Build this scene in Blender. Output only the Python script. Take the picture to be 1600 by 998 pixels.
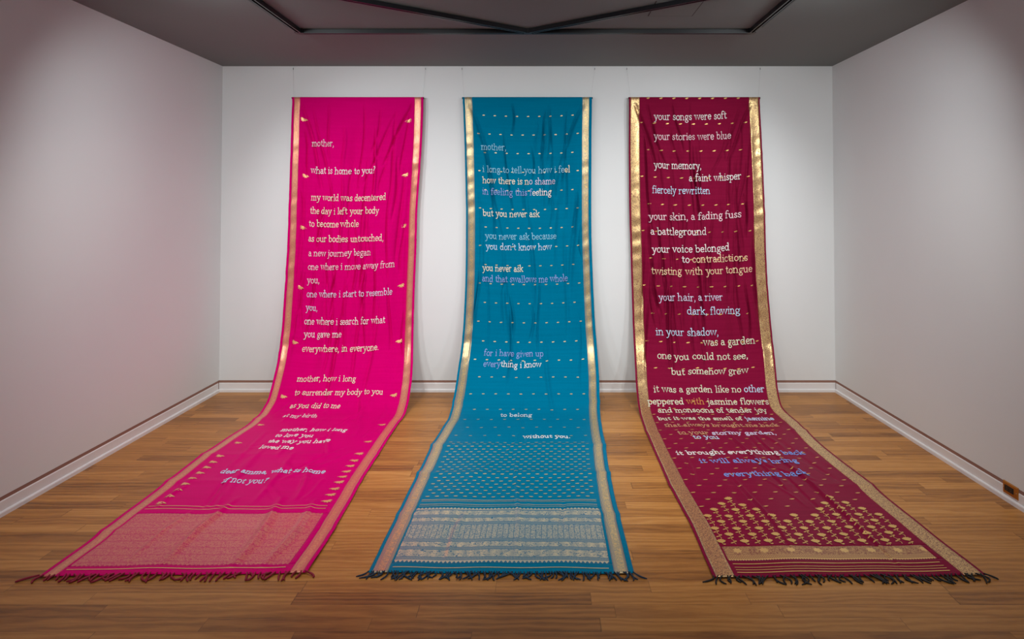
import bpy, math, random
import numpy as np
C = bpy.context.scene.collection
SC = bpy.context.scene
for _o in list(bpy.data.objects): bpy.data.objects.remove(_o)

# ------------------------------------------------------------------ camera, light, exposure
ROOM_L, ROOM_R, BACK, REAR, HGT = -2.970, 2.675, 5.64, -2.6, 2.995
cd = bpy.data.cameras.new('camera'); cam = bpy.data.objects.new('camera', cd); C.objects.link(cam)
cam.location = (0, 0, 1.694); cam.rotation_euler = (math.radians(91.25), 0, 0)
cd.sensor_width = 36.0; cd.sensor_fit = 'HORIZONTAL'; cd.lens = 21.51
cd.shift_x = -0.030625; cd.shift_y = -0.12304; cd.clip_start = .05
SC.camera = cam
SC.view_settings.view_transform = 'Standard'; SC.view_settings.look = 'None'
SC.view_settings.gamma = 1.0; SC.view_settings.use_curve_mapping = False
SC.view_settings.exposure = 0.0
SC.cycles.max_bounces = 10; SC.cycles.diffuse_bounces = 6
wd = bpy.data.worlds.new('world'); SC.world = wd; wd.use_nodes = True
wd.node_tree.nodes['Background'].inputs[0].default_value = (.02, .02, .022, 1)
wd.node_tree.nodes['Background'].inputs[1].default_value = .3

def spot(loc, aim, power, angle=95, blend=.9, size=.05, col=(1, .95, .88)):
    l = bpy.data.lights.new('track_spot', 'SPOT'); l.energy = power; l.spot_size = math.radians(angle)
    l.spot_blend = blend; l.shadow_soft_size = size; l.color = col
    o = bpy.data.objects.new('track_spot', l); C.objects.link(o); o.location = loc
    d = np.array(aim, float) - np.array(loc, float)
    from mathutils import Vector
    o.rotation_euler = Vector(d).to_track_quat('-Z', 'Y').to_euler()
WARM = (1, .98, .94)
COOL = (.94, .985, 1)
# two keys from the outer tracks, four wall washers, then three floor spots further out
spot((-2.62, 3.72, 2.87), (-.95, 5.6, 1.0), 78, 92, 1, .035, COOL)
spot((2.36, 3.72, 2.87), (.75, 5.6, 1.0), 78, 92, 1, .035, COOL)
spot((-2.00, 3.00, 2.87), (-1.75, 5.6, .95), 82, 134, 1, .05, COOL)
spot((1.72, 3.00, 2.87), (1.48, 5.6, .95), 82, 134, 1, .05, COOL)
spot((-1.00, 2.95, 2.87), (-.75, 5.6, 1.0), 32, 125, 1, .06, COOL)
spot((.72, 2.95, 2.87), (.50, 5.6, 1.0), 32, 125, 1, .06, COOL)
spot((-1.75, 2.7, 2.87), (-1.70, 4.75, 0), 98, 106, 1, .06, WARM)
spot((-.15, 2.7, 2.87), (-.16, 4.75, 0), 98, 106, 1, .06, WARM)
spot((1.48, 2.7, 2.87), (1.40, 4.75, 0), 98, 106, 1, .06, WARM)
# broad fill light added behind the camera to raise the ambient level
def area(loc, rot, sx, sy, power, col):
    l = bpy.data.lights.new('ambient_fill', 'AREA'); l.shape = 'RECTANGLE'; l.size = sx; l.size_y = sy; l.energy = power; l.color = col
    o = bpy.data.objects.new('ambient_fill', l); C.objects.link(o); o.location = loc; o.rotation_euler = rot
area((-.15, -.4, 2.9), (math.radians(28), 0, 0), 4.6, 2.4, 58, (.90, .97, 1))

# ------------------------------------------------------------------ helpers
def srgb(r, g, b):
    f = lambda c: ((c/255+.055)/1.055)**2.4 if c > 10 else c/255/12.92
    return (f(r), f(g), f(b), 1)
class NT:
    """small node-graph builder"""
    def __init__(s, name):
        s.m = bpy.data.materials.new(name); s.m.use_nodes = True; s.t = s.m.node_tree
        s.b = s.t.nodes['Principled BSDF']
    def put(s, sock, v):
        if isinstance(v, bpy.types.NodeSocket): s.t.links.new(v, sock)
        else: sock.default_value = v
    def node(s, typ, ins=None, **props):
        n = s.t.nodes.new(typ)
        for k, v in props.items(): setattr(n, k, v)
        for k, v in (ins or {}).items(): s.put(n.inputs[k], v)
        return n
    def math(s, op, a, b=None, c=None):
        n = s.t.nodes.new('ShaderNodeMath'); n.operation = op; s.put(n.inputs[0], a)
        if b is not None: s.put(n.inputs[1], b)
        if c is not None: s.put(n.inputs[2], c)
        return n.outputs[0]
    def step(s, x, e0, e1):
        n = s.node('ShaderNodeMapRange', {0: x, 1: e0, 2: e1, 3: 0.0, 4: 1.0}); n.clamp = True
        return n.outputs[0]
    def mix(s, f, a, b):
        n = s.t.nodes.new('ShaderNodeMix'); n.data_type = 'RGBA'
        s.put(n.inputs[0], f); s.put(n.inputs[6], a); s.put(n.inputs[7], b); return n.outputs[2]
    def sep(s, v):
        n = s.t.nodes.new('ShaderNodeSeparateXYZ'); s.put(n.inputs[0], v); return n.outputs
    def comb(s, x=0.0, y=0.0, z=0.0):
        n = s.t.nodes.new('ShaderNodeCombineXYZ')
        for i, v in enumerate((x, y, z)): s.put(n.inputs[i], v)
        return n.outputs[0]
    def coord(s, k): return s.t.nodes.new('ShaderNodeTexCoord').outputs[k]
    def noise(s, vec, scale, detail=3.0, rough=.5, dist=0.0):
        n = s.node('ShaderNodeTexNoise', {'Vector': vec, 'Scale': scale, 'Detail': detail, 'Roughness': rough, 'Distortion': dist}); return n.outputs[0]
    def white(s, w):
        n = s.t.nodes.new('ShaderNodeTexWhiteNoise'); n.noise_dimensions = '1D'; s.put(n.inputs['W'], w); return n.outputs[0]
    def ramp(s, f, stops):
        n = s.t.nodes.new('ShaderNodeValToRGB'); s.put(n.inputs[0], f); e = n.color_ramp.elements
        while len(e) < len(stops): e.new(.5)
        for i, (p, c) in enumerate(stops): e[i].position = p; e[i].color = c
        return n.outputs[0]
    def bump(s, h, strength=.3, dist=.002):
        n = s.node('ShaderNodeBump', {'Strength': strength, 'Distance': dist, 'Height': h}); s.t.links.new(n.outputs[0], s.b.inputs['Normal'])
    def set(s, **k):
        for a, v in k.items(): s.put(s.b.inputs[a.replace('_', ' ')], v)
        return s

def plain(name, col, rough=.5, metal=0.0, spec=.5):
    return NT(name).set(Base_Color=col, Roughness=rough, Metallic=metal, Specular_IOR_Level=spec).m

class MB:
    def __init__(s): s.v = []; s.f = []; s.uv = []; s.mi = []
    def add(s, verts, faces, uv=None, mi=0):
        o = len(s.v); s.v += [tuple(map(float, p)) for p in verts]
        s.uv += ([tuple(map(float, p)) for p in uv] if uv is not None else [(0, 0)]*len(verts))
        s.f += [tuple(int(i)+o for i in f) for f in faces]; s.mi += [mi]*len(faces)
    def box(s, a, b):
        (x0, y0, z0), (x1, y1, z1) = a, b
        s.add([(x0,y0,z0),(x1,y0,z0),(x1,y1,z0),(x0,y1,z0),(x0,y0,z1),(x1,y0,z1),(x1,y1,z1),(x0,y1,z1)],
              [(3,2,1,0),(4,5,6,7),(0,1,5,4),(1,2,6,5),(2,3,7,6),(3,0,4,7)])
    def tube(s, pts, radii, n=8, flat=1.0):
        pts = [np.array(p, float) for p in pts]; V = []; F = []
        if not hasattr(radii, '__len__'): radii = [radii]*len(pts)
        up = np.array((0, 0, 1.0)); up = np.array((1.0, 0, 0)) if abs((pts[-1]-pts[0])[2]) > .8*np.linalg.norm(pts[-1]-pts[0]) else up
        for i, p in enumerate(pts):
            d = pts[min(i+1, len(pts)-1)] - pts[max(i-1, 0)]; d = d/np.linalg.norm(d)
            a = np.cross(d, up); a /= np.linalg.norm(a); b = np.cross(a, d)
            for k in range(n):
                t = 2*math.pi*k/n; V.append(p + radii[i]*(math.cos(t)*a + flat*math.sin(t)*b))
        for i in range(len(pts)-1):
            for k in range(n):
                F.append((i*n+k, i*n+(k+1) % n, (i+1)*n+(k+1) % n, (i+1)*n+k))
        F.append(tuple(range(n-1, -1, -1))); F.append(tuple((len(pts)-1)*n+k for k in range(n)))
        s.add(V, F)
    def obj(s, name, mats, parent=None, smooth=False):
        off = np.array(parent.location) if parent is not None else np.zeros(3)
        q = parent
        while q is not None and q.parent is not None: q = q.parent; off = off + np.array(q.location)
        me = bpy.data.meshes.new(name); me.from_pydata([tuple(np.array(p)-off) for p in s.v], [], s.f); 
        mats = mats if isinstance(mats, (list, tuple)) else [mats]
        for m in mats: me.materials.append(m)
        if any(s.mi): me.polygons.foreach_set('material_index', s.mi)
        ul = me.uv_layers.new(name='UVMap'); uv = np.array(s.uv, np.float32)
        li = np.empty(len(me.loops), np.int32); me.loops.foreach_get('vertex_index', li)
        ul.data.foreach_set('uv', uv[li].ravel())
        if smooth: me.polygons.foreach_set('use_smooth', [True]*len(me.polygons))
        me.update()
        o = bpy.data.objects.new(name, me); C.objects.link(o)
        if parent is not None: o.parent = parent
        return o
def struct(o): o['kind'] = 'structure'; return o
def tag(o, label, cat, group=None):
    o['label'] = label; o['category'] = cat
    if group: o['group'] = group
    return o
def thing(name, label, cat, loc, group=None):
    o = bpy.data.objects.new(name, None); C.objects.link(o); o.location = loc; o.empty_display_size = .1
    return tag(o, label, cat, group)

# ------------------------------------------------------------------ room shell
n = NT('white_wall_paint'); oc = n.coord('Object')
n.set(Base_Color=n.mix(n.noise(oc, 1.3, 3), srgb(223, 225, 225), srgb(229, 231, 231)), Roughness=.7, Specular_IOR_Level=.25)
n.bump(n.noise(oc, 260, 3), .08, .001); WALL = n.m
n = NT('white_trim_paint'); n.set(Base_Color=srgb(232, 230, 230), Roughness=.38, Specular_IOR_Level=.5); TRIM = n.m
REVEAL = plain('brown_reveal', srgb(150, 112, 98), .8)
n = NT('dark_ceiling_paint'); oc = n.coord('Object')
n.set(Base_Color=n.mix(n.noise(oc, .9, 2), srgb(118, 124, 123), srgb(126, 131, 129)), Roughness=.75, Specular_IOR_Level=.2)
n.bump(n.noise(oc, 190, 2), .05, .001); CEIL = n.m

n = NT('oak_strip_floor'); X, Y, Z = n.sep(n.coord('Object'))[:3]
PW = .0826
row = n.math('FLOOR', n.math('DIVIDE', Y, PW)); fy = n.math('FRACT', n.math('DIVIDE', Y, PW))
r1 = n.white(n.math('MULTIPLY', row, 1.37))
xx = n.math('ADD', n.math('DIVIDE', X, .95), n.math('MULTIPLY', r1, 9.0))
xx = n.math('ADD', xx, n.math('MULTIPLY', n.math('SINE', n.math('ADD', n.math('MULTIPLY', xx, 2.1), row)), .22))
colm = n.math('FLOOR', xx); fx = n.math('FRACT', xx)
pid = n.math('ADD', n.math('MULTIPLY', row, 13.71), n.math('MULTIPLY', colm, 7.33)); tone = n.white(pid); tone2 = n.white(n.math('ADD', pid, 3.3))
sh = n.math('MULTIPLY', tone, 31.0)
wob = n.noise(n.comb(n.math('ADD', n.math('MULTIPLY', X, 1.6), sh), n.math('MULTIPLY', Y, 8.0), sh), 1.0, 3, .55)
ring = n.math('SINE', n.math('ADD', n.math('MULTIPLY', Y, n.math('MULTIPLY_ADD', tone2, 150.0, 90.0)), n.math('MULTIPLY', wob, 22.0)))
fine = n.noise(n.comb(n.math('ADD', n.math('MULTIPLY', X, 14.0), sh), n.math('MULTIPLY', Y, 320.0), sh), 1.0, 5, .65)
med = n.noise(n.comb(n.math('ADD', n.math('MULTIPLY', X, 1.2), sh), n.math('MULTIPLY', Y, 40.0), sh), 1.0, 4, .6)
wear = n.noise(n.comb(X, n.math('MULTIPLY', Y, 1.5), 0.0), 1.1, 4, .6)
g = n.math('ADD', n.math('MULTIPLY', n.math('MULTIPLY_ADD', ring, .5, .5), .14), n.math('MULTIPLY', fine, .42))
g = n.math('ADD', g, n.math('MULTIPLY', med, .19))
g = n.math('ADD', g, n.math('MULTIPLY_ADD', tone, .28, -.05))
g = n.math('ADD', g, n.math('MULTIPLY_ADD', wear, .24, -.09))
FLOOR_STOPS = [(.18, srgb(90, 52, 18)), (.38, srgb(150, 97, 42)), (.56, srgb(180, 121, 56)), (.80, srgb(206, 148, 80))]
colr = n.ramp(g, FLOOR_STOPS)
gap = n.math('MULTIPLY', n.math('MULTIPLY', n.step(fy, 0.0, .028), n.step(fy, 1.0, .985)), n.math('MULTIPLY', n.step(fx, 0.0, .003), n.step(fx, 1.0, .998)))
colr = n.mix(n.math('MULTIPLY_ADD', gap, .55, .45), srgb(48, 28, 14), colr)
scuff = n.noise(n.comb(n.math('MULTIPLY', X, 1.0), Y, 4.0), 22.0, 4, .7)
colr = n.mix(n.math('MULTIPLY', n.step(scuff, .735, .78), .35), colr, srgb(196, 170, 140))
n.set(Base_Color=colr, Roughness=n.math('MULTIPLY_ADD', fine, .16, .36), Specular_IOR_Level=.4, Coat_Weight=.12, Coat_Roughness=.35)
n.bump(n.math('ADD', n.math('MULTIPLY', gap, .8), n.math('MULTIPLY', fine, .25)), .25, .0012); FLOOR = n.m

T = .14; WB, RB = .106, .084         # underside of the wall lining, top of the baseboard
b = MB(); b.box((ROOM_L-T, REAR-T, -.12), (ROOM_R+T, BACK+T, 0)); struct(b.obj('floor', FLOOR))
b = MB(); b.box((ROOM_L-T, REAR-T, HGT), (ROOM_R+T, BACK+T, HGT+.12)); struct(b.obj('ceiling', CEIL))
b = MB(); b.box((ROOM_L-T, BACK, WB), (ROOM_R+T, BACK+T, HGT)); struct(b.obj('wall_back', WALL))
b = MB(); b.box((ROOM_L-T, REAR, WB), (ROOM_L, BACK, HGT)); struct(b.obj('wall_left', WALL))
b = MB(); b.box((ROOM_R, REAR, WB), (ROOM_R+T, BACK, HGT)); struct(b.obj('wall_right', WALL))
b = MB(); b.box((ROOM_L-T, REAR-T, WB), (ROOM_R+T, REAR, HGT)); struct(b.obj('wall_rear', WALL))
# recessed brown shadow gap under each wall lining
g_ = .002
b = MB(); b.box((ROOM_L-T, BACK+g_, 0), (ROOM_R+T, BACK+T, WB)); struct(b.obj('trim_1', REVEAL))
b = MB(); b.box((ROOM_L-T, REAR, 0), (ROOM_L-g_, BACK, WB)); struct(b.obj('trim_2', REVEAL))
b = MB(); b.box((ROOM_R+g_, REAR, 0), (ROOM_R+T, BACK, WB)); struct(b.obj('trim_3', REVEAL))
b = MB(); b.box((ROOM_L-T, REAR-T, 0), (ROOM_R+T, REAR-g_, WB)); struct(b.obj('trim_4', REVEAL))
def base_profile(): # (out of the wall, height)
    return [(-g_, 0), (.013, 0), (.013, .020), (.010, .0255), (.004, .027), (.001, .0272), (.001, .078), (-.002, RB), (-g_, RB)]
def base(name, fn, a0, a1):
    b = MB(); pr = base_profile(); k = len(pr)
    V = [fn(a0, o, z) for o, z in pr] + [fn(a1, o, z) for o, z in pr]
    F = [(i, (i+1) % k, k+(i+1) % k, k+i) for i in range(k)] + [tuple(range(k)), tuple(range(2*k-1, k-1, -1))]
    b.add(V, F); struct(b.obj(name, TRIM))
base('baseboard_back', lambda a, o, z: (a, BACK-o, z), ROOM_L, ROOM_R)
base('baseboard_left', lambda a, o, z: (ROOM_L+o, a, z), REAR, BACK-.013)
base('baseboard_right', lambda a, o, z: (ROOM_R-o, a, z), REAR, BACK-.013)
base('baseboard_rear', lambda a, o, z: (a, REAR+o, z), ROOM_L+.013, ROOM_R-.013)

# ------------------------------------------------------------------ measured tables: profile (s, y, z), cloth edges (x left, x right), verses (words, thread, u0, s0, u1, s1)
PROFILE = [(-0.069,5.6180,2.6400), (-0.052,5.6195,2.6572), (-0.035,5.6210,2.6743), (-0.018,5.6195,2.6913), (-0.001,5.6096,2.7045), (0.017,5.5965,2.6950), (0.034,5.5944,2.6780), (0.051,5.5935,2.6608), (0.068,5.5929,2.6436), (0.086,5.5925,2.6264), (0.103,5.5923,2.6092), (0.120,5.5922,2.5920), (0.200,5.5923,2.5120), (0.350,5.5934,2.3620), (0.500,5.5940,2.2120), (0.650,5.5935,2.0620), (0.800,5.5928,1.9120), (0.950,5.5917,1.7620), (1.100,5.5902,1.6120), (1.250,5.5884,1.4620), (1.400,5.5867,1.3120), (1.550,5.5839,1.1620), (1.700,5.5786,1.0121), (1.850,5.5688,0.8625), (2.000,5.5536,0.7132), (2.060,5.5459,0.6537), (2.100,5.5402,0.6142), (2.140,5.5336,0.5747), (2.180,5.5257,0.5355), (2.220,5.5161,0.4967), (2.260,5.5047,0.4583), (2.300,5.4888,0.4217), (2.340,5.4686,0.3871), (2.380,5.4459,0.3543), (2.420,5.4213,0.3227), (2.460,5.3955,0.2922), (2.500,5.3677,0.2634), (2.540,5.3386,0.2359), (2.580,5.3091,0.2089), (2.620,5.2797,0.1818), (2.660,5.2503,0.1547), (2.700,5.2202,0.1283), (2.740,5.1889,0.1035), (2.780,5.1566,0.0799), (2.820,5.1225,0.0589), (2.860,5.0862,0.0422), (2.900,5.0484,0.0294), (2.940,5.0095,0.0198), (2.980,4.9700,0.0140), (3.020,4.9301,0.0107), (3.060,4.8902,0.0086), (3.100,4.8502,0.0081), (3.140,4.8102,0.0081), (3.180,4.7702,0.0079), (3.220,4.7302,0.0077), (3.260,4.6902,0.0077), (3.300,4.6502,0.0077), (3.400,4.5502,0.0079), (3.481,4.4693,0.0080), (3.562,4.3884,0.0080), (3.643,4.3075,0.0080), (3.724,4.2267,0.0080), (3.804,4.1458,0.0080), (3.885,4.0649,0.0080), (3.966,3.9840,0.0080), (4.047,3.9032,0.0080), (4.128,3.8223,0.0080), (4.209,3.7414,0.0080), (4.290,3.6605,0.0080), (4.371,3.5796,0.0080), (4.451,3.4988,0.0080), (4.532,3.4179,0.0080), (4.613,3.3370,0.0080), (4.694,3.2561,0.0080), (4.775,3.1753,0.0080), (4.856,3.0944,0.0080), (4.937,3.0135,0.0080), (5.018,2.9326,0.0080), (5.098,2.8518,0.0080), (5.179,2.7709,0.0080), (5.260,2.6900,0.0080)]
EDGES_PINK = [(-2.312,-1.106), (-2.312,-1.106), (-2.311,-1.106), (-2.310,-1.105), (-2.308,-1.104), (-2.306,-1.103), (-2.305,-1.102), (-2.304,-1.102), (-2.304,-1.102), (-2.304,-1.102), (-2.305,-1.102), (-2.306,-1.102), (-2.308,-1.104), (-2.309,-1.109), (-2.311,-1.116), (-2.315,-1.125), (-2.318,-1.135), (-2.322,-1.145), (-2.325,-1.152), (-2.327,-1.154), (-2.331,-1.157), (-2.338,-1.162), (-2.343,-1.167), (-2.348,-1.170), (-2.351,-1.171), (-2.351,-1.171), (-2.352,-1.171), (-2.353,-1.170), (-2.354,-1.169), (-2.355,-1.168), (-2.355,-1.166), (-2.353,-1.163), (-2.351,-1.159), (-2.347,-1.155), (-2.342,-1.150), (-2.338,-1.146), (-2.335,-1.142), (-2.331,-1.138), (-2.327,-1.134), (-2.323,-1.131), (-2.319,-1.130), (-2.316,-1.128), (-2.311,-1.126), (-2.308,-1.124), (-2.308,-1.123), (-2.309,-1.123), (-2.307,-1.121), (-2.304,-1.119), (-2.301,-1.119), (-2.301,-1.121), (-2.300,-1.124), (-2.298,-1.126), (-2.297,-1.127), (-2.298,-1.128), (-2.300,-1.128), (-2.303,-1.128), (-2.305,-1.128), (-2.311,-1.128), (-2.316,-1.128), (-2.319,-1.127), (-2.322,-1.125), (-2.323,-1.124), (-2.324,-1.123), (-2.324,-1.122), (-2.322,-1.122), (-2.320,-1.121), (-2.319,-1.120), (-2.317,-1.117), (-2.316,-1.111), (-2.315,-1.106), (-2.313,-1.103), (-2.312,-1.100), (-2.309,-1.097), (-2.306,-1.094), (-2.303,-1.092), (-2.303,-1.090), (-2.305,-1.090), (-2.306,-1.091), (-2.308,-1.091), (-2.307,-1.089), (-2.307,-1.087)]
EDGES_TEAL = [(-0.743,0.448), (-0.743,0.448), (-0.743,0.448), (-0.742,0.448), (-0.742,0.447), (-0.741,0.447), (-0.740,0.446), (-0.739,0.446), (-0.738,0.446), (-0.737,0.445), (-0.736,0.445), (-0.735,0.445), (-0.732,0.444), (-0.726,0.441), (-0.721,0.440), (-0.717,0.439), (-0.713,0.438), (-0.710,0.437), (-0.707,0.437), (-0.707,0.438), (-0.707,0.441), (-0.708,0.446), (-0.710,0.451), (-0.714,0.457), (-0.719,0.463), (-0.721,0.466), (-0.723,0.468), (-0.725,0.470), (-0.728,0.473), (-0.730,0.476), (-0.733,0.478), (-0.735,0.480), (-0.738,0.481), (-0.741,0.482), (-0.744,0.483), (-0.745,0.483), (-0.747,0.483), (-0.748,0.483), (-0.748,0.482), (-0.749,0.480), (-0.751,0.478), (-0.752,0.476), (-0.753,0.473), (-0.754,0.471), (-0.754,0.468), (-0.756,0.466), (-0.758,0.464), (-0.759,0.462), (-0.758,0.460), (-0.758,0.458), (-0.759,0.456), (-0.762,0.454), (-0.765,0.453), (-0.768,0.451), (-0.771,0.450), (-0.774,0.448), (-0.776,0.447), (-0.782,0.444), (-0.786,0.443), (-0.790,0.441), (-0.791,0.437), (-0.792,0.434), (-0.793,0.430), (-0.793,0.426), (-0.794,0.423), (-0.795,0.421), (-0.797,0.420), (-0.799,0.419), (-0.801,0.417), (-0.802,0.416), (-0.803,0.416), (-0.804,0.417), (-0.805,0.418), (-0.806,0.418), (-0.807,0.418), (-0.808,0.419), (-0.808,0.419), (-0.809,0.419), (-0.809,0.419), (-0.810,0.419), (-0.811,0.418)]
EDGES_MAR = [(0.790,1.992), (0.790,1.992), (0.790,1.991), (0.790,1.990), (0.789,1.988), (0.788,1.987), (0.787,1.986), (0.787,1.985), (0.786,1.985), (0.786,1.986), (0.786,1.987), (0.786,1.987), (0.785,1.991), (0.784,1.999), (0.783,2.006), (0.784,2.011), (0.785,2.016), (0.786,2.021), (0.788,2.025), (0.792,2.027), (0.796,2.029), (0.799,2.034), (0.802,2.038), (0.805,2.046), (0.807,2.053), (0.807,2.055), (0.808,2.057), (0.809,2.058), (0.809,2.059), (0.810,2.060), (0.810,2.060), (0.810,2.058), (0.809,2.054), (0.807,2.050), (0.805,2.044), (0.803,2.038), (0.801,2.030), (0.798,2.022), (0.795,2.013), (0.793,2.005), (0.791,1.998), (0.790,1.992), (0.789,1.985), (0.787,1.980), (0.786,1.975), (0.785,1.973), (0.783,1.977), (0.781,1.983), (0.779,1.989), (0.778,1.993), (0.777,1.996), (0.775,1.997), (0.773,1.996), (0.772,1.994), (0.770,1.992), (0.769,1.990), (0.768,1.988), (0.767,1.983), (0.766,1.979), (0.766,1.979), (0.765,1.980), (0.765,1.982), (0.764,1.983), (0.764,1.985), (0.763,1.990), (0.762,1.996), (0.761,2.002), (0.763,2.002), (0.766,2.001), (0.769,2.000), (0.772,2.002), (0.775,2.003), (0.779,2.005), (0.780,2.006), (0.779,2.008), (0.778,2.013), (0.776,2.019), (0.775,2.024), (0.774,2.029), (0.774,2.032), (0.775,2.034)]
VERSE_PINK = [
 ('mother,','p',0.1567,0.4474,0.3307,0.4411),
 ('what is home to you?','w',0.1584,0.6967,0.6612,0.6873),
 ('my world was decentered','c',0.1711,0.9412,0.7533,0.9343),
 ('the day i left your body','c',0.1663,1.0643,0.7029,1.0547),
 ('to become whole','c',0.1589,1.1834,0.5483,1.1733),
 ('as our bodies untouched,','c',0.1583,1.3192,0.7458,1.3046),
 ('a new journey began','p',0.1645,1.4515,0.6487,1.4333),
 ('one where i move away from','p',0.1658,1.5744,0.8390,1.5487),
 ('you,','p',0.1655,1.6959,0.2615,1.6931),
 ('one where i start to resemble','l2',0.1681,1.8201,0.8306,1.7970),
 ('you,','l2',0.1689,1.9435,0.2593,1.9404),
 ('one where i search for what','w',0.1626,2.0620,0.7851,2.0473),
 ('you gave me','w',0.1694,2.1785,0.4563,2.1662),
 ('everywhere, in everyone.','c',0.1673,2.3038,0.7460,2.2858),
 ('mother, how i long','c',0.1727,2.5954,0.5970,2.5904),
 ('to surrender my body to you','c',0.1779,2.7380,0.8093,2.7269),
 ('as you did to me','c',0.1842,2.8758,0.5331,2.8758),
 ('at my birth','p',0.1843,3.0297,0.4165,3.0297),
 ('mother, how i long','w',0.2812,3.3184,0.7012,3.3184),
 ('to love you','w',0.2876,3.4338,0.5276,3.4338),
 ('the way you have','w',0.2891,3.5480,0.6661,3.5480),
 ('loved me','w',0.2844,3.6574,0.4822,3.6574),
 ('dear amma, what is home','a',0.2286,4.0481,0.7820,4.0481),
 ('if not you?','a',0.2966,4.1883,0.5278,4.1883)]
VERSE_TEAL = [
 ('mother,','y',0.1310,0.4822,0.3300,0.4769),
 ('i long to tell you how i fe|el','y|c',0.1377,0.6848,0.8332,0.6850),
 ('how there is n|o shame','c|l2',0.1362,0.7869,0.7151,0.7861),
 ('in feeling this f|eeling','l|w',0.1321,0.8891,0.6853,0.8873),
 ('but you never ask','c',0.1349,1.0877,0.5890,1.0845),
 ('you never ask because','y',0.1550,1.2938,0.7221,1.2866),
 ("you don't know how",'a',0.1602,1.3901,0.6830,1.3839),
 ('you never ask','c',0.1337,1.5860,0.4550,1.5821),
 ('and that swallows me whole','l',0.1319,1.6822,0.8040,1.6743),
 ('for i have given up','l',0.1724,2.3420,0.6078,2.3399),
 ('every|thing i know','l|w',0.1774,2.4479,0.5930,2.4486),
 ('to belong','g',0.3383,3.0049,0.5489,3.0049),
 ('without you.','w',0.5174,3.4488,0.8006,3.4488)]
VERSE_MAR = [
 ('your songs were soft','w',0.1901,0.2019,0.7439,0.1887),
 ('your stories were blue','p',0.1893,0.3841,0.7716,0.3723),
 ('your memory,','w',0.1865,0.6461,0.5398,0.6466),
 ('a faint whisper','w',0.4422,0.7594,0.8323,0.7506),
 ('fiercely rewritten','a',0.1688,0.8747,0.6002,0.8725),
 ('your skin, a fading fuss','p',0.1385,1.1224,0.8247,1.0964),
 ('a battleground','w',0.1488,1.2558,0.5638,1.2469),
 ('your voice belonged','w',0.1568,1.4183,0.7351,1.3943),
 ('to |contradictions','w|h',0.3760,1.5006,0.8597,1.4915),
 ('twisting with your tongue','h',0.1464,1.6164,0.8909,1.5972),
 ('your hair, a river','l2',0.1924,1.8494,0.6631,1.8400),
 ('dark, flowing','a',0.3952,1.9640,0.7834,1.9655),
 ('in your shadow,','a',0.1609,2.1578,0.6149,2.1506),
 ('was a garden','m',0.4972,2.2399,0.8699,2.2351),
 ('one you could not see,','m',0.1612,2.3732,0.8070,2.3713),
 ('but somehow grew','m',0.2551,2.5251,0.8032,2.5138),
 ('it was a garden like no |other','m|a',0.1203,2.7028,0.9036,2.7030),
 ('peppered |with |jasmine flowers','m|o|m',0.0699,2.8268,0.9174,2.8297),
 ('and monsoons of tender joy','m',0.1273,2.9341,0.8731,2.9341),
 ('but it was the smell of |jasmine','m|a',0.1103,3.0745,0.8662,3.0745),
 ('that always brought me back','t',0.1324,3.2249,0.8523,3.2167),
 ('to your |stormy garden,','t|l2',0.1912,3.3833,0.7909,3.3833),
 ('to you','a',0.2698,3.4636,0.4271,3.4636),
 ('it brought everything |back','w|b',0.1187,3.7465,0.8409,3.7422),
 ('it will always bring','b',0.2200,3.8839,0.7556,3.8819),
 ('everything back','b',0.3028,4.0830,0.7335,4.0776)]
PEACOCKS = [(0.0949,0.2114), (0.1169,0.7262), (0.1114,1.2004), (0.1154,1.7441), (0.1111,2.2287), (0.1082,2.7516), (0.0981,3.1840), (0.1180,3.5432), (0.1208,3.7849), (0.1229,3.8799), (0.1247,3.9639), (0.1266,4.0463), (0.1245,4.1280), (0.1221,4.2046), (0.1208,4.2814), (0.1190,4.3583), (0.1189,4.4380), (0.8896,0.2213), (0.8837,0.7175), (0.8908,1.1831), (0.8901,1.7255), (0.8911,2.2177), (0.8854,2.7362), (0.8974,3.1840), (0.8896,3.5254), (0.8902,3.7615), (0.8902,3.8617), (0.8895,3.9415), (0.8898,4.0220), (0.8889,4.1011), (0.8903,4.1771), (0.8885,4.2609), (0.8866,4.3378), (0.8876,4.4154)]
FLOWERS = [(0.0959,4.8249), (0.1922,4.8249), (0.2892,4.8249), (0.3854,4.8249), (0.4834,4.8249), (0.5787,4.8249), (0.6749,4.8249), (0.7731,4.8191), (0.8656,4.8152), (0.1434,4.7621), (0.2411,4.7621), (0.3390,4.7641), (0.4342,4.7661), (0.5317,4.7661), (0.6265,4.7621), (0.7277,4.7561), (0.8223,4.7500), (0.0965,4.7050), (0.1899,4.7050), (0.2865,4.7030), (0.3868,4.7009), (0.4803,4.7009), (0.5783,4.7009), (0.6753,4.6967), (0.7726,4.6946), (0.8675,4.6884), (0.1406,4.6351), (0.2373,4.6308), (0.3342,4.6351), (0.4314,4.6351), (0.5287,4.6351), (0.6250,4.6329), (0.7251,4.6286), (0.8182,4.6242), (0.0964,4.5756), (0.1907,4.5756), (0.2873,4.5711), (0.3837,4.5733), (0.4834,4.5688), (0.5770,4.5688), (0.6733,4.5665), (0.7754,4.5620), (0.8664,4.5598), (0.1443,4.5045), (0.2421,4.5021), (0.3365,4.5021), (0.6261,4.4974), (0.7263,4.4951), (0.8219,4.4927), (0.1968,4.4352), (0.2886,4.4497), (0.6734,4.4376), (0.7736,4.4278), (0.2431,4.3782), (0.7253,4.3681)]
END_PINK = 5.1040
END_TEAL = 5.0917
END_MAR = 5.1162

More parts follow.
